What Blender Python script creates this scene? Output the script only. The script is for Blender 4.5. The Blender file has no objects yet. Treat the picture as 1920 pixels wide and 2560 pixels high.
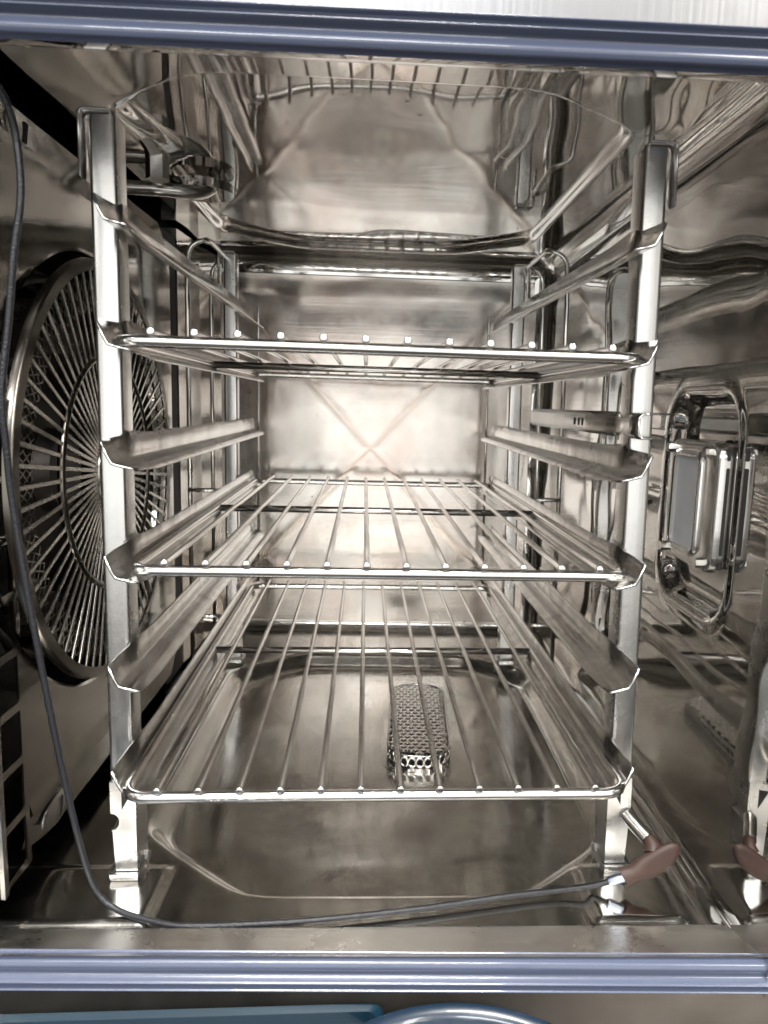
import bpy, math, random
from mathutils import Vector, Matrix
random.seed(4)
S = bpy.context.scene
COL = S.collection
PI = math.pi
R = math.radians

# ------------------------------------------------------------------ camera
cam_d = bpy.data.cameras.new('camera'); cam = bpy.data.objects.new('camera', cam_d); COL.objects.link(cam)
S.camera = cam
yaw, pitch, roll = .0745, .148, .0307
fw = Vector((math.sin(yaw)*math.cos(pitch), math.cos(yaw)*math.cos(pitch), -math.sin(pitch)))
rt = Vector((math.cos(yaw), -math.sin(yaw), 0)); up = rt.cross(fw)
r2 = rt*math.cos(roll) + up*math.sin(roll); u2 = -rt*math.sin(roll) + up*math.cos(roll)
M = Matrix((r2, u2, -fw)).transposed().to_4x4(); M.translation = Vector((-.0142, -.4234, .3324))
cam.matrix_world = M
cam_d.sensor_width = 36; cam_d.sensor_fit = 'AUTO'; cam_d.lens = 1817/2560*36
cam_d.shift_x = -82.9/2560
cam_d.clip_start = .01; cam_d.clip_end = 50
cam_d.dof.use_dof = True; cam_d.dof.focus_distance = .60; cam_d.dof.aperture_fstop = 12.0

# ------------------------------------------------------------------ world: the lit kitchen the metal mirrors
W = bpy.data.worlds.new('World'); S.world = W; W.use_nodes = True
nt = W.node_tree; nt.nodes.clear()
N = nt.nodes.new; L = nt.links.new
tc = N('ShaderNodeTexCoord'); sep = N('ShaderNodeSeparateXYZ'); L(tc.outputs['Generated'], sep.inputs[0])
def vmath(op, a, b=None, c=None):
    n = N('ShaderNodeMath'); n.operation = op
    for i, v in enumerate((a, b, c)):
        if v is None: continue
        if isinstance(v, (int, float)): n.inputs[i].default_value = v
        else: L(v, n.inputs[i])
    return n.outputs[0]
def step(v, a, b):
    n = N('ShaderNodeMapRange'); n.interpolation_type = 'SMOOTHSTEP'; L(v, n.inputs['Value']); n.inputs['From Min'].default_value = a; n.inputs['From Max'].default_value = b
    return n.outputs[0]
def mixc(f, a, b, mode='MIX'):
    n = N('ShaderNodeMix'); n.data_type = 'RGBA'; n.blend_type = mode
    for k, v in (('Factor', f), ('A', a), ('B', b)):
        if isinstance(v, (int, float)): n.inputs[k].default_value = v
        elif isinstance(v, tuple): n.inputs[k].default_value = (*v, 1)
        else: L(v, n.inputs[k])
    return n.outputs['Result']
X_, Y_, Z_ = sep.outputs
ramp = N('ShaderNodeValToRGB'); L(vmath('MULTIPLY_ADD', Z_, .5, .5), ramp.inputs[0])
els = ramp.color_ramp.elements
els[0].position = 0; els[0].color = (.11, .10, .09, 1)
els[1].position = 1; els[1].color = (.42, .42, .44, 1)
for p, c in ((.36, (.12, .111, .10)), (.44, (.25, .24, .22)), (.52, (.46, .44, .41)), (.62, (.33, .315, .305)), (.74, (.33, .33, .335))):
    e = els.new(p); e.color = (*c, 1)
# uneven walls: random soft upright patches added to vary what the metal mirrors
mp = N('ShaderNodeMapping'); mp.inputs['Scale'].default_value = (3.4, 3.4, 1.1); L(tc.outputs['Generated'], mp.inputs[0])
no = N('ShaderNodeTexNoise'); no.inputs['Scale'].default_value = 1.5; no.inputs['Detail'].default_value = 2.5; L(mp.outputs[0], no.inputs['Vector'])
nr = N('ShaderNodeValToRGB'); L(no.outputs['Fac'], nr.inputs[0]); ne = nr.color_ramp.elements
ne[0].position = .425; ne[0].color = (.07, .068, .075, 1); ne[1].position = .62; ne[1].color = (1.30, 1.34, 1.38, 1)
for p, c in ((.455, (.34, .32, .32)), (.465, (1.0, .76, .67)), (.505, (1.0, .82, .75)), (.535, (.95, .90, .85))):
    e = ne.new(p); e.color = (*c, 1)
walls = mixc(1.0, ramp.outputs[0], nr.outputs[0], 'MULTIPLY')
# a row of bright panes with dark mullions across the kitchen
az = vmath('ARCTAN2', X_, vmath('MULTIPLY', Y_, -1))
mull = vmath('LESS_THAN', vmath('FRACT', vmath('MULTIPLY_ADD', az, 6.5, .35)), .13)
pane = vmath('MULTIPLY', step(Z_, -.26, -.20), vmath('SUBTRACT', 1, step(Z_, .26, .30)))
pane = vmath('MULTIPLY', pane, vmath('SUBTRACT', 1, step(vmath('ABSOLUTE', vmath('ADD', az, -.15)), .85, .95)))
pane = vmath('MULTIPLY', pane, vmath('MULTIPLY_ADD', mull, -.80, 1))
room = mixc(pane, walls, (1.30, 1.29, 1.25))
# ceiling grid with lit tiles
zc = vmath('MAXIMUM', Z_, .05)
gx = vmath('FRACT', vmath('MULTIPLY', vmath('DIVIDE', X_, zc), 1.3)); gy = vmath('FRACT', vmath('MULTIPLY', vmath('DIVIDE', Y_, zc), .8))
tile = vmath('MULTIPLY', vmath('GREATER_THAN', gx, .72), vmath('GREATER_THAN', gy, .45))
tile = vmath('MULTIPLY', tile, step(Z_, .30, .34))
room = mixc(tile, room, (5.0, 4.95, 4.8))
bg = N('ShaderNodeBackground'); bg.inputs['Strength'].default_value = 1.2; L(room, bg.inputs['Color'])
wo = N('ShaderNodeOutputWorld'); L(bg.outputs[0], wo.inputs['Surface'])

def area(name, loc, target, sx, sy, power, col):
    d = bpy.data.lights.new(name, 'AREA'); d.shape = 'RECTANGLE'; d.size = sx; d.size_y = sy; d.energy = power; d.color = col
    o = bpy.data.objects.new(name, d); COL.objects.link(o); o.location = loc
    o.rotation_euler = (Vector(target)-Vector(loc)).to_track_quat('-Z', 'Y').to_euler()
    return o
area('ceiling_lamp', (-.05, -.50, 2.10), (0, -.1, 0), .7, .12, 48, (1, .97, .92))
area('ceiling_lamp', (-.5, -2.4, 2.10), (-.2, -.2, .2), 1.6, .35, 60, (.97, .98, 1))
area('ceiling_lamp', (1.3, -2.2, 2.10), (.2, -.2, .2), .35, 1.4, 40, (1, .97, .92))

# ------------------------------------------------------------------ picture settings
S.view_settings.view_transform = 'Standard'; S.view_settings.look = 'None'
S.view_settings.exposure = 0.25; S.view_settings.gamma = 1
S.cycles.max_bounces = 18; S.cycles.glossy_bounces = 16; S.cycles.diffuse_bounces = 4
S.cycles.use_denoising = True
S.cycles.sample_clamp_indirect = 8

# ------------------------------------------------------------------ materials
MATS = {}
def steel(name, base=(.60, .575, .53), rough=.12, wave=0.0, wscale=7, brush=None, brush_amt=.0, smudge=.08, stain=0.0, micro=0.0, tint=None, cross=False):
    """stainless sheet: long waves bend the reflections, brushing and smears vary the gloss"""
    m = bpy.data.materials.new(name); m.use_nodes = True; t = m.node_tree; b = t.nodes['Principled BSDF']
    n = t.nodes.new; l = t.links.new
    tc = n('ShaderNodeTexCoord'); co = tc.outputs['Object']
    b.inputs['Metallic'].default_value = 1
    b.inputs['Base Color'].default_value = (*base, 1)
    # gloss
    sm = n('ShaderNodeTexNoise'); sm.inputs['Scale'].default_value = 14; sm.inputs['Detail'].default_value = 6; sm.inputs['Roughness'].default_value = .65
    l(co, sm.inputs['Vector'])
    rr = n('ShaderNodeMapRange'); rr.inputs['From Min'].default_value = .35; rr.inputs['From Max'].default_value = .72
    rr.inputs['To Min'].default_value = rough; rr.inputs['To Max'].default_value = rough+smudge
    l(sm.outputs['Fac'], rr.inputs['Value']); l(rr.outputs[0], b.inputs['Roughness'])
    last = None
    if wave:
        w = n('ShaderNodeTexNoise'); w.inputs['Scale'].default_value = wscale; w.inputs['Detail'].default_value = 1.2; w.inputs['Distortion'].default_value = .4
        l(co, w.inputs['Vector'])
        bm = n('ShaderNodeBump'); bm.inputs['Strength'].default_value = 1; bm.inputs['Distance'].default_value = wave
        l(w.outputs['Fac'], bm.inputs['Height']); last = bm
    if brush:
        mp = n('ShaderNodeMapping'); mp.inputs['Scale'].default_value = brush; l(co, mp.inputs[0])
        br = n('ShaderNodeTexNoise'); br.inputs['Scale'].default_value = 1; br.inputs['Detail'].default_value = 4; l(mp.outputs[0], br.inputs['Vector'])
        bb = n('ShaderNodeBump'); bb.inputs['Strength'].default_value = 1; bb.inputs['Distance'].default_value = brush_amt
        l(br.outputs['Fac'], bb.inputs['Height'])
        if last: l(last.outputs[0], bb.inputs['Normal'])
        last = bb
    if micro:
        mi = n('ShaderNodeTexNoise'); mi.inputs['Scale'].default_value = 260; mi.inputs['Detail'].default_value = 3; l(co, mi.inputs['Vector'])
        bb = n('ShaderNodeBump'); bb.inputs['Strength'].default_value = 1; bb.inputs['Distance'].default_value = micro
        l(mi.outputs['Fac'], bb.inputs['Height'])
        if last: l(last.outputs[0], bb.inputs['Normal'])
        last = bb
    if last: l(last.outputs[0], b.inputs['Normal'])
    if stain:
        st = n('ShaderNodeTexNoise'); st.inputs['Scale'].default_value = 5.5; st.inputs['Detail'].default_value = 8; st.inputs['Roughness'].default_value = .7; l(co, st.inputs['Vector'])
        rp = n('ShaderNodeValToRGB'); l(st.outputs['Fac'], rp.inputs[0])
        c = rp.color_ramp.elements; c[0].position = .40; c[0].color = (*base, 1); c[1].position = .75
        tn = tint or (base[0]*.72, base[1]*.62, base[2]*.52)
        c[1].color = (*[base[i]*(1-stain)+tn[i]*stain for i in range(3)], 1)
        # burnt-on specks
        sp = n('ShaderNodeTexVoronoi'); sp.inputs['Scale'].default_value = 46; l(co, sp.inputs['Vector'])
        s2 = n('ShaderNodeTexNoise'); s2.inputs['Scale'].default_value = 9; s2.inputs['Detail'].default_value = 3; l(co, s2.inputs['Vector'])
        a = n('ShaderNodeMath'); a.operation = 'LESS_THAN'; a.inputs[1].default_value = .075; l(sp.outputs['Distance'], a.inputs[0])
        g = n('ShaderNodeMath'); g.operation = 'GREATER_THAN'; g.inputs[1].default_value = .56; l(s2.outputs['Fac'], g.inputs[0])
        k = n('ShaderNodeMath'); k.operation = 'MULTIPLY'; l(a.outputs[0], k.inputs[0]); l(g.outputs[0], k.inputs[1])
        k2 = n('ShaderNodeMath'); k2.operation = 'MULTIPLY'; k2.inputs[1].default_value = .6; l(k.outputs[0], k2.inputs[0])
        mix = n('ShaderNodeMix'); mix.data_type = 'RGBA'; l(k2.outputs[0], mix.inputs['Factor']); l(rp.outputs[0], mix.inputs['A']); mix.inputs['B'].default_value = (.10, .065, .04, 1)
        colout = mix.outputs['Result']
        if cross:   # heat tint baked in along the diagonal creases of the back sheet
            sp_ = n('ShaderNodeSeparateXYZ'); l(co, sp_.inputs[0])
            def mt(op, p, q=None):
                k_ = n('ShaderNodeMath'); k_.operation = op
                for i_, v_ in enumerate((p, q)):
                    if v_ is None: continue
                    if isinstance(v_, (int, float)): k_.inputs[i_].default_value = v_
                    else: l(v_, k_.inputs[i_])
                return k_.outputs[0]
            ax_ = mt('ABSOLUTE', mt('MULTIPLY', mt('ADD', sp_.outputs[0], .013), 1/.245)); az_ = mt('ABSOLUTE', mt('MULTIPLY', mt('ADD', sp_.outputs[2], -.268), 1/.262))
            dd = mt('ABSOLUTE', mt('SUBTRACT', ax_, az_)); dd = mt('ADD', dd, mt('MULTIPLY', mt('SUBTRACT', st.outputs['Fac'], .5), .10))
            mr_ = n('ShaderNodeMapRange'); mr_.interpolation_type = 'SMOOTHSTEP'; l(dd, mr_.inputs['Value']); mr_.inputs['From Min'].default_value = .055; mr_.inputs['From Max'].default_value = .0; mr_.inputs['To Max'].default_value = .34
            m2 = n('ShaderNodeMix'); m2.data_type = 'RGBA'; l(mr_.outputs[0], m2.inputs['Factor']); l(colout, m2.inputs['A']); m2.inputs['B'].default_value = (.42, .30, .22, 1)
            colout = m2.outputs['Result']
        l(colout, b.inputs['Base Color'])
    MATS[name] = m
    return m
def plain(name, col, rough=.5, metal=0, coat=0, bump=0, bscale=300, var=.0):
    m = bpy.data.materials.new(name); m.use_nodes = True; t = m.node_tree; b = t.nodes['Principled BSDF']
    b.inputs['Base Color'].default_value = (*col, 1); b.inputs['Roughness'].default_value = rough; b.inputs['Metallic'].default_value = metal
    b.inputs['Coat Weight'].default_value = coat
    tc = t.nodes.new('ShaderNodeTexCoord')
    if var:
        no = t.nodes.new('ShaderNodeTexNoise'); no.inputs['Scale'].default_value = 25; no.inputs['Detail'].default_value = 5; t.links.new(tc.outputs['Object'], no.inputs['Vector'])
        rp = t.nodes.new('ShaderNodeValToRGB'); t.links.new(no.outputs['Fac'], rp.inputs[0])
        e = rp.color_ramp.elements; e[0].position = .3; e[1].position = .7
        e[0].color = (*[c*(1-var) for c in col], 1); e[1].color = (*[min(1, c*(1+var)) for c in col], 1)
        t.links.new(rp.outputs[0], b.inputs['Base Color'])
    if bump:
        no = t.nodes.new('ShaderNodeTexNoise'); no.inputs['Scale'].default_value = bscale; no.inputs['Detail'].default_value = 3; t.links.new(tc.outputs['Object'], no.inputs['Vector'])
        bm = t.nodes.new('ShaderNodeBump'); bm.inputs['Distance'].default_value = bump; bm.inputs['Strength'].default_value = 1
        t.links.new(no.outputs['Fac'], bm.inputs['Height']); t.links.new(bm.outputs[0], b.inputs['Normal'])
    MATS[name] = m
    return m
MIRROR = steel('polished_liner', (.610, .602, .583), .012, wave=.0050, wscale=6, smudge=.03)
CEIL = steel('ceiling_liner', (.620, .613, .600), .018, wave=.0060, wscale=3.6, smudge=.04, stain=.25, tint=(.54, .49, .46))
BACK = steel('back_liner', (.760, .742, .705), .13, wave=.0030, wscale=7, brush=(6, 6, 260), brush_amt=.00005, smudge=.12, stain=.8, tint=(.68, .53, .46), cross=True)
FLOOR = steel('floor_liner', (.590, .580, .550), .10, wave=.0030, wscale=5.5, brush=(320, 5, 5), brush_amt=.00006, smudge=.14, stain=.4, tint=(.42, .36, .29))
SILL = steel('satin_sill', (.640, .628, .600), .15, wave=.0030, wscale=12, brush=(5, 320, 5), brush_amt=.00014, smudge=.30, stain=.45)
PANEL = steel('baffle_sheet', (.410, .394, .366), .06, wave=.0018, wscale=5, smudge=.08, stain=.3, tint=(.38, .34, .30))
POST = steel('satin_post', (.690, .685, .672), .19, brush=(240, 240, 4), brush_amt=.00008, smudge=.14, micro=.00003)
BENT = steel('bent_edge', (.640, .632, .615), .04, wave=.0012, wscale=5, smudge=.05)
RAIL = steel('rail_sheet', (.640, .631, .610), .13, wave=.0008, wscale=30, brush=(5, 5, 300), brush_amt=.00005, smudge=.16)
CHROME = steel('bright_wire', (.770, .763, .745), .11, smudge=.18, micro=.00005, stain=.45, tint=(.58, .49, .40))
GUARD = steel('guard_steel', (.46, .445, .41), .22, smudge=.12)
RIM = steel('dark_reflection_rim', (.17, .155, .135), .16, smudge=.12)  # guard rim: a dark reflection is put into the base colour
DARKST = steel('shaded_soiled_steel', (.10, .092, .085), .40, smudge=.2, stain=.5)  # shade of the unlit fan side put into the base, with brownish soiling
FRONT = steel('front_panel_steel', (.150, .150, .152), .34, brush=(300, 4, 4), brush_amt=.00018, smudge=.12)
LOWER = steel('lower_panel_steel', (.76, .70, .62), .34, brush=(4, 4, 200), brush_amt=.00008, smudge=.1)
RUBBER = plain('gasket_rubber', (.080, .096, .148), .27, coat=.6, bump=.00012, bscale=120)
CABLE = plain('braided_cable', (.013, .0135, .017), .36, bump=.0006, bscale=700)
BROWN = plain('brown_silicone', (.042, .020, .014), .55, var=.12, bump=.0002, bscale=90)
FERR = steel('bluish_ferrule', (.55, .62, .78), .25)
LENS = plain('frosted_lens', (.58, .585, .58), .5, coat=.0, bump=.00005, bscale=200, var=.1)
BLACK = plain('dark_gap', (.012, .011, .010), .6)
BLUE = plain('teal_plastic', (.004, .021, .036), .32, coat=.3, var=.1)
NAVY = plain('navy_plastic', (.006, .018, .036), .28, coat=.4)

# ------------------------------------------------------------------ helpers
def link(name, me, mat, parent=None, smooth=True, auto=None):
    o = bpy.data.objects.new(name, me); COL.objects.link(o)
    if mat and not me.materials: me.materials.append(mat)
    if smooth:
        for p in me.polygons: p.use_smooth = True
        if auto is not None:
            try: me.set_sharp_from_angle(angle=R(auto))
            except Exception: pass
    if parent: o.parent = parent
    return o
def mesh(name, vs, fs):
    me = bpy.data.meshes.new(name); me.from_pydata([tuple(v) for v in vs], [], fs); me.validate(); me.update(); return me
def empty(name, label, cat, loc=(0, 0, 0), group=None):
    o = bpy.data.objects.new(name, None); COL.objects.link(o); o.location = loc; o.empty_display_size = .05
    o['label'] = label; o['category'] = cat
    if group: o['group'] = group
    return o
def rounded(pts, rad, closed=False, seg=6):
    pts = [Vector(p) for p in pts]; out = []; n = len(pts)
    for i, p in enumerate(pts):
        if not closed and i in (0, n-1): out.append(p); continue
        a = pts[i-1]; b = pts[(i+1) % n]
        r = min(rad, (a-p).length*.49, (b-p).length*.49)
        p0 = p+(a-p).normalized()*r; p1 = p+(b-p).normalized()*r
        for k in range(seg+1):
            t = k/seg; out.append((1-t)**2*p0+2*t*(1-t)*p+t*t*p1)
    return out
def spline(pts, sub=10):
    P = [Vector(p) for p in pts]; P = [2*P[0]-P[1]]+P+[2*P[-1]-P[-2]]; out = []
    for i in range(1, len(P)-2):
        for k in range(sub):
            t = k/sub; a, b, c, d = P[i-1:i+3]
            out.append(.5*((2*b)+(c-a)*t+(2*a-5*b+4*c-d)*t*t+(3*b-a-3*c+d)*t**3))
    out.append(P[-2]); return out
def tube(path, rad, n=10, closed=False, dome=0.0, name='tube'):
    P = [Vector(p) for p in path]; m = len(P); vs = []; fs = []
    T = []
    for i in range(m):
        a = P[i-1] if (i or closed) else P[0]; b = P[(i+1) % m] if (i < m-1 or closed) else P[-1]
        T.append((b-a).normalized())
    ref = Vector((0, 0, 1)) if abs(T[0].z) < .9 else Vector((1, 0, 0))
    u = (ref-T[0]*ref.dot(T[0])).normalized()
    for i in range(m):
        u = (u-T[i]*u.dot(T[i])).normalized(); v = T[i].cross(u)
        rr = rad[i] if isinstance(rad, (list, tuple)) else rad
        for k in range(n):
            a = 2*PI*k/n; vs.append(P[i]+(u*math.cos(a)+v*math.sin(a))*rr)
    rng = m if closed else m-1
    for i in range(rng):
        j = (i+1) % m
        for k in range(n):
            fs.append((i*n+k, i*n+(k+1) % n, j*n+(k+1) % n, j*n+k))
    if not closed:
        for end, sgn in ((0, -1), (m-1, 1)):
            rr = rad[end] if isinstance(rad, (list, tuple)) else rad
            base = end*n; ring = [base+k for k in range(n)]
            if dome:
                c = P[end]; r2_ = len(vs)
                for k in range(n): vs.append(c+(vs[base+k]-c)*.72+T[end]*sgn*dome*.7)
                ring2 = [r2_+k for k in range(n)]
                for k in range(n):
                    q = (ring[k], ring[(k+1) % n], ring2[(k+1) % n], ring2[k]); fs.append(q if sgn > 0 else q[::-1])
                vs.append(c+T[end]*sgn*dome); ci = len(vs)-1
                for k in range(n):
                    q = (ring2[k], ring2[(k+1) % n], ci); fs.append(q if sgn > 0 else q[::-1])
            else:
                fs.append(tuple(ring) if sgn > 0 else tuple(ring[::-1]))
    return mesh(name, vs, fs)
def prism(outline, axis, a, b, name='prism'):
    """closed outline of 2D points; axis = extrusion axis; the other two axes take the 2D coords in xyz order"""
    n = len(outline); vs = []
    for h in (a, b):
        for p in outline:
            c = list(p); c.insert('xyz'.index(axis), h); vs.append(c)
    fs = [tuple(range(n))[::-1], tuple(range(n, 2*n))]
    for i in range(n): fs.append((i, (i+1) % n, n+(i+1) % n, n+i))
    return mesh(name, vs, fs)
def rrect(x0, x1, y0, y1, r, seg=4):
    out = []
    for cx, cy, a0 in ((x1-r, y1-r, 0), (x0+r, y1-r, 90), (x0+r, y0+r, 180), (x1-r, y0+r, 270)):
        for k in range(seg+1):
            a = R(a0+90*k/seg); out.append((cx+r*math.cos(a), cy+r*math.sin(a)))
    return out
def box(name, x0, x1, y0, y1, z0, z1, mat, parent, r=.0008):
    o = link(name, prism(rrect(x0, x1, y0, y1, min(r, (x1-x0)*.45, (y1-y0)*.45), 3), 'z', z0, z1), mat, parent, True, 35)
    return o
def grid(nu, nv, f, name='grid', flip=False):
    vs = [f(i/(nu-1), j/(nv-1)) for j in range(nv) for i in range(nu)]
    fs = []
    for j in range(nv-1):
        for i in range(nu-1):
            q = (j*nu+i, j*nu+i+1, (j+1)*nu+i+1, (j+1)*nu+i); fs.append(q[::-1] if flip else q)
    return mesh(name, vs, fs)
def sm(t):
    t = max(0, min(1, t)); return t*t*(3-2*t)
def lerp(a, b, t): return a+(b-a)*t
def solid(o, th, off=0):
    md = o.modifiers.new('thickness', 'SOLIDIFY'); md.thickness = th; md.offset = off; return o
def octd(x, y, x0, x1, y0, y1, cf, cb, rad):
    """signed distance-like value (negative inside) of a rectangle with cut front and back corners"""
    cx, cy = (x0+x1)/2, (y0+y1)/2; hx, hy = (x1-x0)/2, (y1-y0)/2
    px, py = abs(x-cx), y-cy; c = cf if py < 0 else cb
    d1 = px-hx; d2 = abs(py)-hy; d3 = (px-(hx-c[0]))*c[1]+(abs(py)-(hy-c[1]))*c[0]-c[0]*c[1]
    d3 /= math.hypot(*c)
    # smooth maximum rounds the corners
    k = rad; ds = (d1, d2, d3); mxd = max(ds)
    return mxd+k*math.log(sum(math.exp((d-mxd)/k) for d in ds))

# ------------------------------------------------------------------ the oven
OV = empty('combi_oven', 'stainless steel combi oven seen through its open front, cavity liner, fan side and door seal', 'oven', (0, .3, 0))
def ov(name, me, mat, smooth=True, auto=None, parent=OV):
    o = link(name, me, mat, None, smooth, auto); o.parent = parent
    o.matrix_parent_inverse = Matrix.Translation(-parent.matrix_world.translation) if parent is OV else Matrix()
    return o
bpy.context.view_layer.update()
XL, XR, YB, ZC = -.31, .230, .62, .525
FR = .022   # corner radius of the liner
# floor with pressed tub and raised foot pads
def floor_f(u, v):
    x = lerp(XL, XR-FR*.5, u); y = lerp(-.006, YB-.015, v)
    d = octd(x, y, -.174, .199, .030, .512, (.088, .075), (.075, .065), .006)
    z = -.017*sm((.004-d)/.020)
    if d < 0: z -= .006*sm(-d/.2)
    for s, xe in ((-1, -.137), (1, .146)):
        t = sm((s*x-s*xe)/.007)*sm((.062-y)/.008)*sm((y+.004)/.006)*sm((.214-x)/.010); z += .0032*t
    return (x, y, z)
ov('floor_tub', grid(200, 230, floor_f), FLOOR)
# sill that rises from the floor to the seal
def sill_f(u, v):
    x = lerp(-.262, .262, u); t = v
    y = lerp(-.004, -.048-.008*u, t); z = .0052*sm(t/.12)+.0155*max(0, t-.06)/.94+.0004
    return (x, y, z)
ov('front_sill', grid(40, 24, sill_f, flip=True), SILL)
# ceiling with pressed dome
def ceil_f(u, v):
    x = lerp(XL, XR-FR*.6, u); y = lerp(.010, YB-FR*.8, v)
    d = octd(x, y, -.190, .174, .055, .553, (.075, .06), (.085, .075), .006)
    wl = .0075+(.026*sm((-.10-x)/.03)*sm((y-.06)/.16)*sm((.262-y)/.03))
    z = ZC+.0085*sm((.003-d)/wl)
    return (x, y, z)
ov('ceiling', grid(280, 300, ceil_f, flip=True), CEIL)
def head_f(u, v):
    x = lerp(-.262, .262, u); y = lerp(.0095, -.048-.008*u, v); t = v
    z = ZC-.031*(sm(t*1.05)) - .0004
    return (x, y, z)
ov('front_header', grid(60, 18, head_f), CEIL)
# back wall, cross-broken into four shallow facets
cxb, czb, hx, hz = -.013, .268, .245, .262
def back_f(u, v):
    x = lerp(XL, XR-.01, u); z = lerp(.012, ZC-FR, v)
    h = max(0, 1-max(abs(x-cxb)/hx, abs(z-czb)/hz))
    h = h+.12*math.exp(-(abs(abs(x-cxb)/hx-abs(z-czb)/hz)/.03)**2)*sm(h/.1)
    e = sm((z-(ZC-FR-.03))/.03)
    return (x, YB-.0036*h+.0015*e, z)
ov('back_wall', grid(220, 220, back_f), BACK)
# fillets
def cyl_strip(axis, a, b, c1, c2, r, a0, a1, n=10, nl=24):
    def f(u, v):
        ang = R(lerp(a0, a1, v)); p = [c1+r*math.cos(ang), c2+r*math.sin(ang)]; t = lerp(a, b, u); p.insert('xyz'.index(axis), t); return p
    return grid(nl, n, f)
ov('ceiling_back_fillet', cyl_strip('x', XL, XR, YB-FR+.0015, ZC-FR+.001, FR-.001, 0, 90), BENT)
ov('floor_back_fillet', cyl_strip('x', XL, XR, YB-.016, .015, .0165, 0, -90), FLOOR)
FR2 = .026
ov('ceiling_right_fillet', cyl_strip('y', .004, YB, XR-FR2, ZC-FR2, FR2, 0, 90, 12), BENT)
ov('floor_right_fillet', cyl_strip('y', -.056, YB, XR-.014, .0145, .0145, 0, -90, 10), BENT)
ov('back_right_fillet', cyl_strip('z', 0, ZC, XR-.02, YB-.02, .0205, 0, 90, 10), BENT)
# right wall with lamp recess and the long bead behind the door frame
def bead_y(z): return .0106+.085*(z-.153)
def right_f(u, v):
    z = lerp(-.001, ZC-FR2+.001, v); b0 = bead_y(z)
    if u < .30:
        t = u/.30; b = lerp(-.046-b0, .014, t) if False else (lerp(-.0605-b0, -.010, t/.3) if t < .3 else lerp(-.010, .014, (t-.3)/.7))
        y = b0+b
    else:
        y = lerp(b0+.014, YB-.019, (u-.30)/.70); b = y-b0
    q = (y-.087, z-.268); hx_, hz_, rr = .053-.026, .075-.026, .026
    d = math.hypot(max(abs(q[0])-hx_, 0), max(abs(q[1])-hz_, 0))+min(max(abs(q[0])-hx_, abs(q[1])-hz_), 0)-rr
    x = XR+.011*sm((.004-d)/.011)
    x -= .0020*math.exp(-((d-.006)/.0038)**2)
    return (x, y, z)
ov('right_wall', grid(300, 150, right_f, flip=True), MIRROR)
ov('floor_edge', prism([(.200, -.010), (.262, -.010), (.262, YB), (.200, YB)], 'z', -.004, -.0012), FLOOR, False)
# left fan-side: outer wall and a dark fan chamber
def lw_f(u, v): return (XL+.001, lerp(-.046, YB, u), lerp(0, ZC, v))
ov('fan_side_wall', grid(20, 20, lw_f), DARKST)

# ---- baffle panel with the round fan hole
PX = -.2255; FY, FZ = .171, .271
pan = ov('baffle_panel', None or mesh('p', [(0, 0, 0)], []), PANEL)
def panel_mesh():
    y0, y1, z0, z1, rh = .034, .385, .052, .478, .166
    n = 128; vs = []; fs = []
    for i in range(n):
        a = 2*PI*i/n; c, s = math.cos(a), math.sin(a)
        ty = ((y1-FY)/c if c > 0 else (y0-FY)/c) if abs(c) > 1e-6 else 9
        tz = ((z1-FZ)/s if s > 0 else (z0-FZ)/s) if abs(s) > 1e-6 else 9
        rmax = min(ty, tz)
        ring_in = min(rh, rmax-.0015)
        for rad, dx in ((ring_in, -.006), (ring_in+.0008, -.0012), (min(ring_in+.003, rmax-.0005), 0), (rmax, 0)):
            vs.append((PX+dx, FY+c*rad, FZ+s*rad))
    for i in range(n):
        j = (i+1) % n
        for k in range(3): fs.append((i*4+k, i*4+k+1, j*4+k+1, j*4+k))
    # corner fill
    def corner(y, z):
        idx = min(range(n), key=lambda i: (vs[i*4+3][1]-y)**2+(vs[i*4+3][2]-z)**2)
        vs.append((PX, y, z)); return idx
    # bent flanges top and bottom
    b = len(vs); m = 24
    for k in range(m+1):
        y = lerp(y0, y1, k/m); vs.append((PX, y, z1)); vs.append((PX-.0015, y, z1+.004)); vs.append((PX-.011, y, z1+.033))
    for k in range(m):
        for q in range(2): fs.append((b+k*3+q, b+k*3+q+1, b+k*3+q+4, b+k*3+q+3))
    b = len(vs)
    for k in range(m+1):
        t = k/m; y = lerp(y0, y1, t); e = .026*(1-sm((t)/.02)*0)
        cut = .012*max(0, 1-t/.16)**2
        vs.append((PX, y, z0)); vs.append((PX-.001, y, z0-.006)); vs.append((PX-.006, y, z0-.034+cut))
    for k in range(m):
        for q in range(2): fs.append((b+k*3+q, b+k*3+q+3, b+k*3+q+4, b+k*3+q+1))
    # rear return
    b = len(vs)
    for z in (z0, z1): vs.append((PX, y1, z)); vs.append((PX-.02, y1+.012, z))
    fs.append((b, b+1, b+3, b+2))
    return mesh('baffle', vs, fs)
pan.data = panel_mesh(); pan.data.materials.append(PANEL)
for p in pan.data.polygons: p.use_smooth = False
def sub(name, me, mat, parent, smooth=True, auto=None):
    o = link(name, me, mat, parent, smooth, auto); o.parent = parent
    o.matrix_parent_inverse = Matrix.Translation((0, 0, 0)); return o
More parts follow.
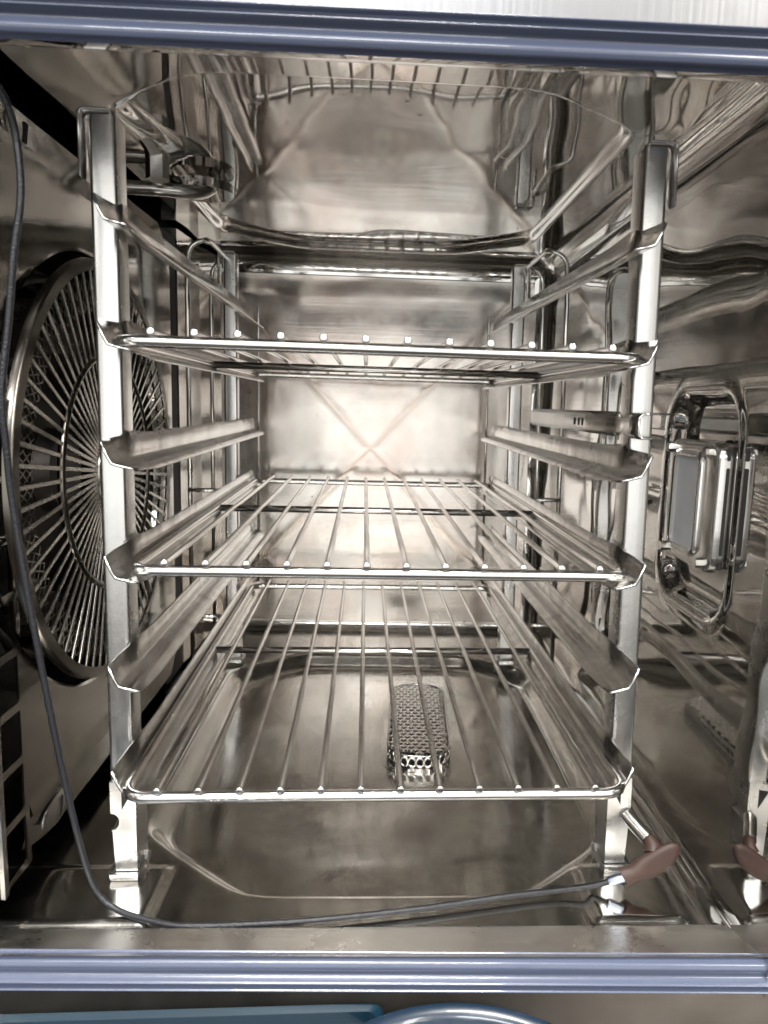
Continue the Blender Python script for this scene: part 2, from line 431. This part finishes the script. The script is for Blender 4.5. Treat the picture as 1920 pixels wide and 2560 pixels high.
# turn fasteners
for (fy, fz, fx) in ((.075, .036, -.0015), (.075, .4935, -.0048)):
    n = 28; vs = []; fs = []
    for k in range(n):
        a = 2*PI*k/n
        for rad, dx in ((.017, .0034), (.0165, .0042), (.0145, .0048), (.003, .0052)):
            vs.append((PX+dx-.004+fx+.0015, fy+1.35*rad*math.cos(a), fz+rad*math.sin(a)*.62))
    for k in range(n):
        j = (k+1) % n
        for q in range(3): fs.append((k*4+q, j*4+q, j*4+q+1, k*4+q+1))
    fs.append(tuple(k*4+3 for k in range(n)))
    f = sub('turn_fastener', mesh('fastener', vs, fs), RAIL, pan, True, 40)
    s_ = sub('slot', prism([(fy-.001, fz-.006), (fy+.004, fz-.006), (fy+.007, fz+.007), (fy+.002, fz+.007)], 'x', PX+fx+.0020, PX+fx+.0032), BLACK, pan, False)
# slotted air strip at the front edge of the baffle
y0, y1 = -.004, .034
strip = ov('slotted_strip', prism([(y1-.0055, .023), (y1, .023), (y1, .478), (y1-.0055, .478)], 'x', PX-.0008, PX+.0008), PANEL, False)
sub('strip_edge', prism([(y0, .022), (y0+.005, .022), (y0+.005, .478), (y0, .478)], 'x', PX-.0004, PX+.0022), RAIL, strip, False)
for k in range(13):
    z = .023+.0362*k
    sub('rung', prism([(y0+.005, z), (y1-.0055, z), (y1-.0055, z+.0055), (y0+.005, z+.0055)], 'x', PX-.0008, PX+.0008), PANEL, strip, False)
# dark duct behind the strip
ov('duct_back', prism([(-.03, .0), (.032, .0), (.032, .52), (-.03, .52)], 'x', PX-.035, PX-.033), BLACK, False)
ov('rear_duct_back', prism([(.388, .004), (.452, .004), (.452, .51), (.388, .51)], 'x', PX-.014, PX-.012), BLACK, False)
# rear corner column between duct and back wall
colm = [(-.252, .452), (-.236, .454), (-.233, .50), (-.233, .545), (-.226, .60), (-.222, YB+.002), (-.252, YB+.002)]
ov('rear_column', prism(colm, 'z', .006, ZC-.004), PANEL, False)
# fan chamber
def chamber():
    n = 48; vs = []; fs = []
    prof = ((.172, -.2345), (.172, -.300), (.0, -.302))
    for k in range(n):
        a = 2*PI*k/n
        for rad, x in prof: vs.append((x, FY+rad*math.cos(a), FZ+rad*math.sin(a)))
    for k in range(n):
        j = (k+1) % n
        for q in range(2): fs.append((k*3+q, k*3+q+1, j*3+q+1, j*3+q))
    return mesh('chamber', vs, fs)
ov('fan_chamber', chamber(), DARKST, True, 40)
# fan wheel
wheel = ov('fan_wheel', mesh('wheel', *(lambda n: ([(x, FY+rad*math.cos(2*PI*k/n), FZ+rad*math.sin(2*PI*k/n)) for k in range(n) for rad, x in ((.030, -.250), (.034, -.262), (.132, -.290))],
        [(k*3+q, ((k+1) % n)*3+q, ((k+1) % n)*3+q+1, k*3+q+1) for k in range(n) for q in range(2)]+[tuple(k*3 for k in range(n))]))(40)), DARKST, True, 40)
bl = None
for k in range(30):
    a = 2*PI*k/30
    if bl is None:
        vs = []; fs = []
        for i in range(5):
            t = i/4; rr = lerp(.098, .132, t); aa = .16*t*t+.10*t
            vs += [(-.288, rr*math.cos(aa), rr*math.sin(aa)), (-.246, rr*math.cos(aa), rr*math.sin(aa))]
        for i in range(4): fs.append((i*2, i*2+2, i*2+3, i*2+1))
        bl = mesh('blade', vs, fs); bl.materials.append(GUARD)
    o = sub('blade', bl, GUARD, wheel); o.location = (0, FY, FZ); o.rotation_euler = (a, 0, 0)
# heating coil round the wheel
for q, (rr, x) in enumerate(((.146, -.256), (.153, -.268), (.146, -.280))):
    ov('heating_coil', tube([(x, FY+rr*math.cos(2*PI*k/64), FZ+rr*math.sin(2*PI*k/64)) for k in range(64)], .0036, 8, True), DARKST)
# fan guard: rims, inner ring and radial bars
GX = -.2125
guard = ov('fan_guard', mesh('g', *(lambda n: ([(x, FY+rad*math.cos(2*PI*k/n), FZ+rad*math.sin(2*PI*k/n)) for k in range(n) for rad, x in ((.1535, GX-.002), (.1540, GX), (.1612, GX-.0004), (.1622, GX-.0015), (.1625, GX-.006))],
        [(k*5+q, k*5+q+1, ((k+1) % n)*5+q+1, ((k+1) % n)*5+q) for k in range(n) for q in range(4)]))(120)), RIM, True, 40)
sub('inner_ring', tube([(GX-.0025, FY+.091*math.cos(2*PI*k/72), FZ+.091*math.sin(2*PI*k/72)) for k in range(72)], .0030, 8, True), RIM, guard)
hubv = [(x, FY+rad*math.cos(2*PI*k/36), FZ+rad*math.sin(2*PI*k/36)) for k in range(36) for rad, x in ((.031, GX-.004), (.030, GX), (.004, GX+.002))]
hubf = [(k*3+q, k*3+q+1, ((k+1) % 36)*3+q+1, ((k+1) % 36)*3+q) for k in range(36) for q in range(2)]+[tuple(k*3+2 for k in range(36))]
sub('hub', mesh('hub', hubv, hubf), GUARD, guard, True, 40)
barm = prism(rrect(-.0016, -.0001, -.0015, .0015, .0004, 2), 'z', .028, .155, 'bar'); barm.materials.append(GUARD)
for v in barm.vertices: v.co.x, v.co.y, v.co.z = v.co.x, v.co.y, v.co.z
NB = 70
for k in range(NB):
    o = sub('bar', barm, GUARD, guard, False); o.location = (GX-.0010, FY, FZ); o.rotation_euler = (2*PI*k/NB+.02, 0, 0)
# mesh screen behind the bars, near the rim
scr = []
vs = []; fs = []
def strip_quad(p, q, w, x):
    d = Vector((q[0]-p[0], q[1]-p[1])); nn = Vector((-d.y, d.x)).normalized()*w; b = len(vs)
    for (yy, zz), s in ((p, 1), (q, 1), (q, -1), (p, -1)): vs.append((x, FY+yy+s*nn.x, FZ+zz+s*nn.y))
    fs.append((b, b+1, b+2, b+3))
ns = 120
for k in range(ns):
    for sgn in (-1, 1):
        a0 = 2*PI*k/ns; a1 = a0+sgn*2*PI/ns*2.4
        strip_quad((.124*math.cos(a0), .124*math.sin(a0)), (.1475*math.cos(a1), .1475*math.sin(a1)), .00055, GX-.006)
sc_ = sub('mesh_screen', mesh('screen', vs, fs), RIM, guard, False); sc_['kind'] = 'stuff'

# ---- oven lamp in the right wall
LX = .2175
ly0, ly1, lz0, lz1 = .0305, .1120, .2265, .3130
lamp = ov('lamp_housing', prism(rrect(ly0+.002, ly1-.002, lz0+.002, lz1-.002, .010, 6), 'x', LX+.003, XR+.0095), RAIL, True, 40)
def frame_mesh(o, i, x0, x1):
    n = len(o); ins = lambda ring, d: [(p[0]+(d if p[0] < (ly0+ly1)/2 else -d), p[1]+(d if p[1] < (lz0+lz1)/2 else -d)) for p in ring]
    rings = [(x1, o), (x0+.0022, o), (x0+.0006, ins(o, .0008)), (x0, ins(o, .0024)), (x0, ins(i, -.0012)), (x0+.0008, i), (x1, i)]
    vs = [(x, *p) for x, r_ in rings for p in r_]; fs = []
    for q in range(len(rings)-1):
        for k in range(n): fs.append((q*n+k, q*n+(k+1) % n, (q+1)*n+(k+1) % n, (q+1)*n+k))
    return mesh('frame', vs, fs)
sub('lamp_frame', frame_mesh(rrect(ly0, ly1, lz0, lz1, .012, 7), rrect(.0565, .0975, .2375, .3025, .005, 7), LX, LX+.0075), RAIL, lamp, True, 50)
sub('bezel', frame_mesh(rrect(.0530, .1010, .2340, .3060, .008, 7), rrect(.0570, .0970, .2380, .3020, .005, 7), LX-.0022, LX+.002), CHROME, lamp, True, 50)
sub('lens', prism(rrect(.0560, .0980, .2370, .3030, .005, 7), 'x', LX+.0005, LX+.003), LENS, lamp, True, 40)
hexm = prism([(.0036*math.cos(2*PI*k/6), .0036*math.sin(2*PI*k/6)) for k in range(6)], 'x', -.0045, .0015, 'bolt'); hexm.materials.append(CHROME)
for (by, bz) in ((.1050, .3065), (.0440, .3065), (.1050, .2325), (.0440, .2325)):
    o = sub('bolt', hexm, CHROME, lamp, False); o.location = (LX, by, bz); o.rotation_euler = (.3, 0, 0)
for (za, zb) in ((.2400, .2975), (.3020, .3090), (.2305, .2360)):
    sub('side_slot', prism(rrect(LX+.0052, LX+.0074, za, zb, .001, 3), 'y', ly0-.0004, ly0+.003), BLACK, lamp, False)

# ---- wash nozzle under the ceiling
noz = ov('wash_nozzle', tube(rounded([(-.262, .256, ZC-.013), (-.190, .262, ZC-.013), (-.168, .280, ZC-.011), (-.158, .300, ZC+.002), (-.158, .304, ZC+.012)], .02, False, 8), .0062, 16), RAIL, True, 40)
sub('nozzle_nut', prism([(-.188+.0095*math.cos(2*PI*k/6+.2), .222+.0095*math.sin(2*PI*k/6+.2)) for k in range(6)], 'z', ZC-.016, ZC+.004), RAIL, noz, False)
sub('nozzle_flange', tube([(-.172, .305, ZC-.004), (-.172, .305, ZC+.004)], .030, 30), MIRROR, noz, True, 40)

# ---- door seal and outer front
def loop_sweep(prof, x0, x1, z0, z1, r, seg=8):
    path = []
    for cx_, cz_, a0 in ((x1-r, z1-r, 0), (x0+r, z1-r, 90), (x0+r, z0+r, 180), (x1-r, z0+r, 270)):
        for k in range(seg+1):
            a = R(a0+90*k/seg); path.append((cx_, cz_, math.cos(a), math.sin(a)))
    m = len(prof); vs = []; fs = []
    for (cx_, cz_, c, s) in path:
        for o, y in prof: vs.append((cx_+(r+o)*c, y, cz_+(r+o)*s))
    n = len(path)
    for i in range(n):
        j = (i+1) % n
        for k in range(m-1): fs.append((i*m+k, j*m+k, j*m+k+1, i*m+k+1))
    return mesh('seal', vs, fs)
def turn(me, a=R(-1.2)):
    for v in me.vertices:
        x, y = v.co.x, v.co.y+.05; v.co.x = x*math.cos(a)-y*math.sin(a); v.co.y = x*math.sin(a)+y*math.cos(a)-.05
    return me
prof = []
for i in range(0, 61):
    t = i/60; o = -.001+.0205*t
    y = -.047-.0055*sm(t/.12)
    for c_, w_, h_ in ((.62, .075, .0050), (.84, .075, .0050)):
        y -= h_*math.exp(-((t-c_)/w_)**2)
    y -= .0020*math.exp(-((t-.25)/.16)**2)
    if t > .93: y += .0105*sm((t-.93)/.07)
    prof.append((o, y))
ov('door_seal', turn(loop_sweep(prof, -.250, .252, .0195, .4955, .02)), RUBBER)
# face of the oven round the opening
XO, ZT = .45, .80
def face(name, x0, x1, z0, z1, y, mat):
    return ov(name, turn(prism([(x0, z0), (x1, z0), (x1, z1), (x0, z1)], 'y', y, y+.012)), mat, False)
face('front_panel', -XO, XO, .5150, ZT, -.0475, FRONT)
face('left_jamb', -XO, -.2700, -.002, .5145, -.0465, FRONT)
face('right_jamb', .2720, XO, -.002, .5145, -.0465, FRONT)
face('lower_panel', -XO, XO, -.45, -.0005, -.040, LOWER)
# side reveals between liner and seal
ov('left_reveal', prism([(-.262, -.046), (-.236, -.046), (-.236, -.006), (-.262, -.006)], 'z', .001, .515), RAIL, False)
ov('right_reveal', prism([(XR+.0015, -.056), (.262, -.056), (.262, .012), (XR+.0015, .012)], 'z', .001, .515), RAIL, False)
# outer casing keeps stray light out
ov('casing_top', prism([(-XO, -.035), (XO, -.035), (XO, .70), (-XO, .70)], 'z', .60, .612), LOWER, False)
ov('casing_bottom', prism([(-XO, -.028), (XO, -.028), (XO, .70), (-XO, .70)], 'z', -.13, -.12), LOWER, False)
ov('casing_back', prism([(-XO, -.12), (XO, -.12), (XO, .60), (-XO, .60)], 'y', .70, .712), LOWER, False)
for s in (-1, 1):
    a_, b_ = sorted((s*XO, s*(XO+.01)))
    ov('casing_side', prism([(a_, -.035), (b_, -.035), (b_, .712), (a_, .712)], 'z', -.45, ZT), LOWER, False)
ov('cable_clip', prism(rrect(-.232, -.2160, -.004, .004, .001, 2), 'z', .319, .339), RAIL, True, 35)
OV.rotation_euler = (0, 0, R(-1.2))

# ------------------------------------------------------------------ hanging side racks
LEV = [.0834+.0690*k for k in range(6)]
def side_rack(sx):
    side = 'fan guard' if sx < 0 else 'oven lamp'
    T = empty('side_rack', 'satin steel side rack with six L-shaped tray rails, standing in front of the '+side, 'side rack', (0, 0, 0), 'side racks holding the wire shelves')
    lean = R(1.0) if sx > 0 else R(0.0)
    T.location = (sx*.175, .3, 0)
    def P(name, me, mat, smooth=True, auto=None, parent=T):
        for v in me.vertices:
            v.co.x -= .175*sx; v.co.y -= .3
        return link(name, me, mat, parent, smooth, auto)
    def X(x): return sx*x
    def pr(outline, axis, a, b):
        return prism([(X(p[0]), p[1]) for p in outline], axis, a, b) if axis in 'yz' else prism(outline, axis, X(a), X(b))
    posts = []
    for (ya, yb_, tag) in ((.052, .0745, 'f'), (.468, .486, 'r')):
        o = P('post', pr(rrect(.1672, .1830, ya, yb_, .0028, 4), 'z', .072, .497), POST, True, 35); posts.append(o)
        # hook over the top
        h = rounded([(X(.170), ya+.010, .4975), (X(.170), ya+.010, .5005), (X(.1885), ya+.010, .5005), (X(.1885), ya+.010, .462)], .004, False, 5)
        me = mesh('hook', [(p.x, p.y+dy, p.z) for p in h for dy in (-.0095, .0095)], [(2*i, 2*i+1, 2*i+3, 2*i+2) for i in range(len(h)-1)])
        solid(P('hook', me, POST, True, 40, o), .0014)
    # front legs with notch, foot plate
    for (ya, yb_) in ((.050, .0755), (.468, .487)):
        ol = [(.1655, .0065), (.1655, .066), (.1685, .072), (.1825, .072), (.1825, .050)]
        for k in range(9):
            a = R(90+180*k/8); ol.append((.1822+.0055*math.cos(a), .0430+.0062*math.sin(a)))
        ol += [(.1815, .036), (.1800, .0065)]
        leg = P('leg', pr(ol, 'y', ya, yb_), POST, True, 30)
        f = []
        for k in range(28):
            a = 2*PI*k/28; f.append((.1725+.0105*max(-1, min(1, 1.35*math.cos(a))), ya+.007+.0135*max(-1, min(1, 1.3*math.sin(a)))))
        n = len(f); vs = []
        for zz, sc in ((.0035, 1.0), (.0052, 1.06), (.0085, 1.06), (.0088, .96), (.0058, .90)):
            for (a, b) in f: vs.append((X(.1725+(a-.1725)*sc), ya+.007+(b-ya-.007)*sc, zz))
        fs = [tuple(range(n))]+[tuple(range(4*n, 5*n))]
        for q in range(4):
            for k in range(n): fs.append((q*n+k, q*n+(k+1) % n, (q+1)*n+(k+1) % n, (q+1)*n+k))
        P('foot', mesh('foot', vs, fs), POST, True, 40, leg)
        P('cutout', pr([(.1668, .0668), (.1748, .0668), (.1748, .0520)], 'y', ya-.0003, ya+.002), BLACK, False, None, leg)
    # rails
    for k, z in enumerate(LEV):
        st = []
        for y, h, tx, inn, dr in ((.0150, .0140, .1694, .1512, .0016), (.0172, .0150, .1694, .1498, .0014), (.030, .0156, .1692, .1490, .0009), (.0505, .0166, .1674, .1490, .0004), (.0530, .0186, .1652, .1490, 0), (.062, .0192, .1650, .1490, 0), (.072, .0184, .1648, .1490, 0), (.10, .0172, .1648, .1490, 0),
                                  (.20, .0172, .1648, .1490, 0), (.35, .0172, .1648, .1490, 0), (.465, .0172, .1648, .1490, 0), (.54, .0172, .1648, .1490, 0), (.562, .0170, .1655, .1490, 0), (.578, .0130, .1655, .1510, .001)):
            prof_ = [(tx, z+h), (lerp(.1641, tx, .30), z+.0052), (.1643, z+.0028), (.1630, z+.0008), (.1570, z-.0008), (inn, z-.0052+dr*2)]
            st.append([(X(a), y, b) for a, b in prof_])
        m = 6; vs = [p for s in st for p in s]; fs = []
        for i in range(len(st)-1):
            for q in range(m-1):
                f_ = (i*m+q, i*m+q+1, (i+1)*m+q+1, (i+1)*m+q); fs.append(f_ if sx > 0 else f_[::-1])
        o = P('rail', mesh('rail', vs, fs), RAIL, True, 50); solid(o, .0013, -1)
    # wire loop that ties the rails together
    a, b = (.369, .487) if sx < 0 else (.345, .450)
    wx = .2005 if sx < 0 else .2005
    path = rounded([(X(wx), a, .045), (X(wx), a, .452), (X(wx-.002), a, .486), (X(.180), a+.004, .494), (X(.180), b-.004, .494), (X(wx-.002), b, .486), (X(wx), b, .452), (X(wx), b, .045)], .010, False, 6)
    P('wire_loop', tube(path, .0026, 8), CHROME)
    for zz in (LEV[0]+.01, LEV[2]+.012, LEV[4]+.012):
        P('wire_tie', tube([(X(.168), a-.002, zz), (X(wx+.002), a-.002, zz)], .0024, 8), CHROME)
    P('stop_wire', tube(rounded([(X(.158), .5785, .06), (X(.158), .5785, .452), (X(.158), .5785, .4525)], .002), .0019, 8), CHROME)
    if sx > 0:
        # outward-facing channel above the fourth rail
        st = []
        zc, hh = .3225, .0072
        def chan(ya, yb_, w):
            prof_ = [(.165+w, zc+hh), (.1675, zc+hh), (.1655, zc+hh-.0022), (.1655, zc-hh+.0022), (.1675, zc-hh), (.165+w*.86, zc-hh)]
            return [(X(p), y, q) for y in (ya, yb_) for p, q in prof_]
        vs = chan(.030, .0505, .0215)+chan(.078, .335, .018); fs = []
        for b0 in (0, 12):
            for q in range(5): fs.append((b0+q, b0+q+1, b0+6+q+1, b0+6+q))
        fs.append((8, 9, 15, 14))
        o = P('channel', mesh('channel', vs, fs), RAIL, True, 50); solid(o, .0013, -1)
        for hy in (.150, .160, .172):
            sl = prism(rrect(hy, hy+.002, zc-.003, zc+.003, .0009, 2), 'x', .1638, .1646)
            P('slot', sl, BLACK, False, None, o)
        # socket tube for the probe
        pth = [Vector((.1795, .0505, .0440)), Vector((.1890, .0320, .0365))]
        n = 20; d = (pth[1]-pth[0]).normalized(); u = d.cross(Vector((0, 0, 1))).normalized(); w = d.cross(u)
        vs = []; fs = []
        for (p, rr) in ((pth[0], .0052), (pth[1], .0052), (pth[1], .0043), (pth[0]+d*.004, .0043)):
            for k in range(n):
                q = 2*PI*k/n; vs.append(p+(u*math.cos(q)+w*math.sin(q))*rr)
        for q in range(3):
            for k in range(n): fs.append((q*n+k, q*n+(k+1) % n, (q+1)*n+(k+1) % n, (q+1)*n+k))
        fs.append(tuple(range(3*n, 4*n)))
        P('probe_socket', mesh('socket', vs, fs), CHROME, True, 40)
    T.rotation_euler = (0, -lean, 0)
    return T
side_rack(-1); side_rack(1)

# ------------------------------------------------------------------ wire shelves
RF, RR = .0037, .0021
frame_path = rounded([(-.1588, .0037, 0), (.1588, .0037, 0), (.1588, .5263, 0), (-.1588, .5263, 0)], .017, True, 7)
me_frame = tube(frame_path, RF, 12, True, name='frame'); me_frame.materials.append(CHROME)
me_cross = tube([(-.1585, .2755, -.0003), (.1585, .2755, -.0003)], .0034, 12, name='crossbar'); me_cross.materials.append(CHROME)
me_rod = tube([(0, -.0004, 0), (0, .0012, 0), (0, .0030, 0)]+[(0, .53*i/8, 0) for i in range(1, 8)]+[(0, .5272, 0), (0, .529, 0), (0, .5304, 0)], [.0025, .0025, RR]+[RR]*7+[RR, .0024, .0024], 10, dome=.0003, name='rod'); me_rod.materials.append(CHROME)
def shelf(label, loc):
    T = empty('wire_shelf', label, 'wire shelf', loc, 'wire shelves on the rails')
    fr = link('frame', me_frame, CHROME, T); link('crossbar', me_cross, CHROME, T)
    for i in range(12):
        o = link('rod', me_rod, CHROME, T); o.location = (-.137+.274*i/11, 0, .0055); o.rotation_euler = (0, 0, random.uniform(-.0015, .0015))
    return T, fr
shelf('chrome wire shelf on the fifth rail up, seen from below with bright rod ends', (-.0023, .0178, .3636))
shelf('chrome wire shelf in the middle of the oven, on the third rail up', (.0011, .0236, .2250))
T3, F3 = shelf('chrome wire shelf on the lowest rail, above the drain strainer', (0, 0, .0874))
# stamped lettering on the lowest shelf's front wire (worn, only the strokes read)
vs = []; fs = []; random.seed(11)
def dash(x0, x1, z0, z1):
    b = len(vs)
    for x, z in ((x0, z0), (x1, z0), (x1, z1), (x0, z1)): vs.append((x, -.00025-.00001, z))
    for x, z in ((x0, z0), (x1, z0), (x1, z1), (x0, z1)): vs.append((x, .0012, z))
    fs.extend([(b, b+1, b+2, b+3), (b, b+4, b+5, b+1), (b+1, b+5, b+6, b+2), (b+2, b+6, b+7, b+3), (b+3, b+7, b+4, b)])
x = -.112
for word in (8, 5, 2, 5):
    for c in range(word):
        hgt = random.choice((.0016, .0019, .0013))
        dash(x, x+.0005, -.0012, -.0012+hgt)
        if random.random() < .7: dash(x+.0007, x+.0015, -.0012+hgt-.0005, -.0012+hgt)
        if random.random() < .5: dash(x+.0007, x+.0013, -.0012, -.0008)
        x += .0023
    x += .0055
link('stamped_marks', mesh('marks', vs, fs), CHROME, T3, False)

# ------------------------------------------------------------------ drain strainer
D = empty('drain_strainer', 'perforated oblong steel strainer standing over the drain in the floor tub', 'drain strainer', (.0500, .330, -.0215))
D.rotation_euler = (0, 0, R(-3.5))
hw, hl, ht = .0315, .0920, .0150
def inside(x, y, m=0):
    r = .026; qx, qy = abs(x)-(hw-m-r), abs(y)-(hl-m-r)
    return math.hypot(max(qx, 0), max(qy, 0))+min(max(qx, qy), 0)-r
vs = []; fs = []
px_, py_ = .0080, .0074; nh = 0
ny = int(2*hl/py_); nx = int(2*hw/px_)
for j in range(ny+1):
    for i in range(nx+2):
        x = -hw+px_*(i+.5*(j % 2)); y = -hl+py_*(j+.5)
        if inside(x, y, .0034) > 0: continue
        b = len(vs); rad = .00285
        corners = []
        for k in range(12):
            a = 2*PI*k/12+PI/12; c, s = math.cos(a), math.sin(a)
            t = min(px_/2/abs(c) if abs(c) > 1e-6 else 9, py_/2/abs(s) if abs(s) > 1e-6 else 9)
            vs.append((x+c*t*1.001, y+s*t*1.001, ht)); vs.append((x+c*rad*1.12, y+s*rad*1.12, ht+.0001)); vs.append((x+c*rad, y+s*rad, ht-.0016))
        for k in range(12):
            j2 = (k+1) % 12
            fs.append((b+k*3, b+j2*3, b+j2*3+1, b+k*3+1)); fs.append((b+k*3+1, b+j2*3+1, b+j2*3+2, b+k*3+2))
        nh += 1
top = link('perforated_top', mesh('top', vs, fs), CHROME, D, False); top['kind'] = 'stuff'
# rim: side skirt with scalloped round holes at the front
peri = []
for (cx_, cy_, a0) in ((hw-.026, hl-.026, 0), (-hw+.026, hl-.026, 90), (-hw+.026, -hl+.026, 180), (hw-.026, -hl+.026, 270)):
    for k in range(9):
        a = R(a0+90*k/8); peri.append((cx_+.026*math.cos(a), cy_+.026*math.sin(a)))
n = len(peri)
# resample evenly
seglen = [math.dist(peri[i], peri[(i+1) % n]) for i in range(n)]; tot = sum(seglen); ncell = int(tot/.0078)
def pt(s):
    s %= tot
    for i in range(n):
        if s <= seglen[i]:
            t = s/seglen[i] if seglen[i] else 0; a, b = peri[i], peri[(i+1) % n]; return lerp(a[0], b[0], t), lerp(a[1], b[1], t)
        s -= seglen[i]
    return peri[0]
vs = []; fs = []; cw = tot/ncell
for c in range(ncell):
    s0 = c*cw; b = len(vs)
    for k in range(12):
        a = 2*PI*k/12+PI/12; cc, ss = math.cos(a), math.sin(a)
        t = min(cw/2/abs(cc), .0062/abs(ss))
        x, y = pt(s0+cw/2+cc*t); vs.append((x, y, ht-.0070+ss*t))
        x, y = pt(s0+cw/2+cc*.0029); vs.append((x, y, ht-.0070+ss*.0032))
    for k in range(12):
        j2 = (k+1) % 12; fs.append((b+k*2, b+j2*2, b+j2*2+1, b+k*2+1))
sk = link('perforated_skirt', mesh('skirt', vs, fs), CHROME, D, True); sk['kind'] = 'stuff'; solid(sk, .001)
rim = [(pt(tot*i/80)) for i in range(80)]
link('top_rim', tube([(x*.985, y*.993, ht-.0006) for x, y in rim], .0011, 6, True), RAIL, D)
link('front_tab', prism(rrect(-.011, .011, -hl-.0025, -hl+.001, .0008, 2), 'z', -.0005, .0022), CHROME, D, True, 35)
for s in (-1, 1):
    link('leg', prism(rrect(s*.021-.0022, s*.021+.0022, -hl+.004, -hl+.009, .0008, 2), 'z', -.0020, .0045), CHROME, D, True, 35)
link('sump', prism(rrect(-hw-.006, hw+.006, -hl-.006, hl+.006, .03, 8), 'z', -.0022, -.0008), FLOOR, D, True, 40)
link('drain_shade', prism(rrect(-hw+.0012, hw-.0012, -hl+.0012, hl-.0012, .025, 8), 'z', -.0007, .0004), BLACK, D, False)  # black slab: drain opening, widened to put shade under the whole strainer

# ------------------------------------------------------------------ core temperature probe
PB = empty('temperature_probe', 'core temperature probe with brown handle and dark braided cable lying across the sill', 'probe', (.18, .03, .02))
def pb(name, me, mat, smooth=True, auto=None):
    for v in me.vertices: v.co -= Vector((.18, .03, .02))
    return link(name, me, mat, PB, smooth, auto)
cab = spline([(-.236, -.010, .498), (-.216, -.004, .497), (-.2035, -.001, .478), (-.2000, .000, .441), (-.2050, -.001, .405), (-.2096, -.001, .369), (-.2146, -.002, .331), (-.2150, .001, .300), (-.2140, .004, .262),
              (-.2050, .008, .171), (-.1952, .012, .090), (-.1865, .014, .038), (-.1790, .014, .016), (-.1660, .010, .0068), (-.1450, .003, .0046), (-.1205, -.0025, .0042), (-.075, -.002, .0042), (-.0342, .001, .0040), (.030, .009, .0042), (.0894, .019, .0046), (.124, .0235, .0050), (.148, .0235, .0078), (.1620, .0228, .0120)], 9)
pb('cable', tube(cab, .0020, 10), CABLE)
d0, d1 = Vector((.1590, .0230, .0112)), Vector((.1702, .0215, .0160))
pb('ferrule', tube([d0, d0+(d1-d0)*.08, d1], [.0030, .0035, .0035], 14), FERR, True, 40)
# handle: flattened leaf-shaped grip with a dished face
A, B = Vector((.1686, .0215, .0150)), Vector((.2058, .0205, .0385)); ax = (B-A).normalized()
wv = Vector((-.5, .15, .85)); wv = (wv-ax*wv.dot(ax)).normalized(); tv = ax.cross(wv)
vs = []; fs = []; ns_, nr_ = 26, 20
for i in range(ns_+1):
    t = i/ns_
    if t < .15: w_ = lerp(.0074, .0062, sm(t/.15))
    else: w_ = lerp(.0062, .0082, sm((t-.15)/.25))*(1 if t < .55 else math.sqrt(max(0, 1-((t-.55)/.455)**2)))
    th = lerp(.0056, .0046, t)*(1 if t < .6 else math.sqrt(max(.0, 1-((t-.6)/.405)**2)))
    off = -.0018*math.sin(PI*min(1, t*1.02))
    for k in range(nr_):
        a = 2*PI*k/nr_; c, s = math.cos(a), math.sin(a)
        dish = 1-.30*max(0, s)**2*sm((t-.25)/.2)*sm((.95-t)/.15)*(1-abs(c)**2)
        vs.append(A+(B-A)*t+wv*(w_*c+off)+tv*(th*s*dish))
for i in range(ns_):
    for k in range(nr_): fs.append((i*nr_+k, i*nr_+(k+1) % nr_, (i+1)*nr_+(k+1) % nr_, (i+1)*nr_+k))
fs.append(tuple(range(nr_))[::-1]); fs.append(tuple(range(ns_*nr_, (ns_+1)*nr_)))
hd = pb('handle', mesh('handle', vs, fs), BROWN, True, 60)
ndir = Vector((-.0095, .0185, .0075)).normalized(); tip = Vector((.1890, .0320, .0365))
pb('handle_neck', tube([Vector((.1895, .0250, .0305)), Vector((.1905, .0275, .0335)), tip-ndir*.001, tip+ndir*.0010], [.0064, .0058, .0046, .0040], 16), BROWN, True, 50)
pb('needle', tube([tip, tip+ndir*.016], .0017, 8), CHROME)

# ------------------------------------------------------------------ things below the oven
bx = empty('plastic_tray', 'teal blue plastic tray with a raised rim below the oven sill', 'tray', (-.15, -.10, -.10))
def bo(o_, name, me, mat, smooth=True, auto=40):
    for v in me.vertices: v.co -= o_.location
    return link(name, me, mat, o_, smooth, auto)
ol = rrect(-.32, .0035, -.17, -.052, .006, 4)
il = rrect(-.314, -.0025, -.164, -.0585, .004, 4)
vs = []; n = len(ol)
for z, ring in ((-.10, ol), (-.0185, ol), (-.0150, [(lerp(a[0], b[0], .4), lerp(a[1], b[1], .4)) for a, b in zip(ol, il)]), (-.0165, il), (-.024, il)):
    vs += [(a, b, z) for a, b in ring]
fs = [tuple(range(4*n, 5*n))]
for q in range(4):
    for k in range(n): fs.append((q*n+k, q*n+(k+1) % n, (q+1)*n+(k+1) % n, (q+1)*n+k))
for i_, v in enumerate(vs): vs[i_] = (v[0], v[1], v[2]+.0085)
bo(bx, 'tray_body', mesh('tray', vs, fs), BLUE)
bs = empty('plastic_basin', 'round dark blue plastic basin beside the tray below the oven sill', 'basin', (.0395, -.162, -.10))
vs = []; fs = []; n = 72
pr_ = ((.088, -.10), (.104, -.016), (.1055, -.0125), (.1040, -.0105), (.0995, -.0112), (.0960, -.0150), (.084, -.08), (0.002, -.082))
for k in range(n):
    a = 2*PI*k/n
    for rr, z in pr_: vs.append((.0395+rr*math.cos(a), -.162+rr*math.sin(a), z+.006))
m = len(pr_)
for k in range(n):
    j = (k+1) % n
    for q in range(m-1): fs.append((k*m+q, j*m+q, j*m+q+1, k*m+q+1))
bo(bs, 'basin_shell', mesh('basin', vs, fs), NAVY)
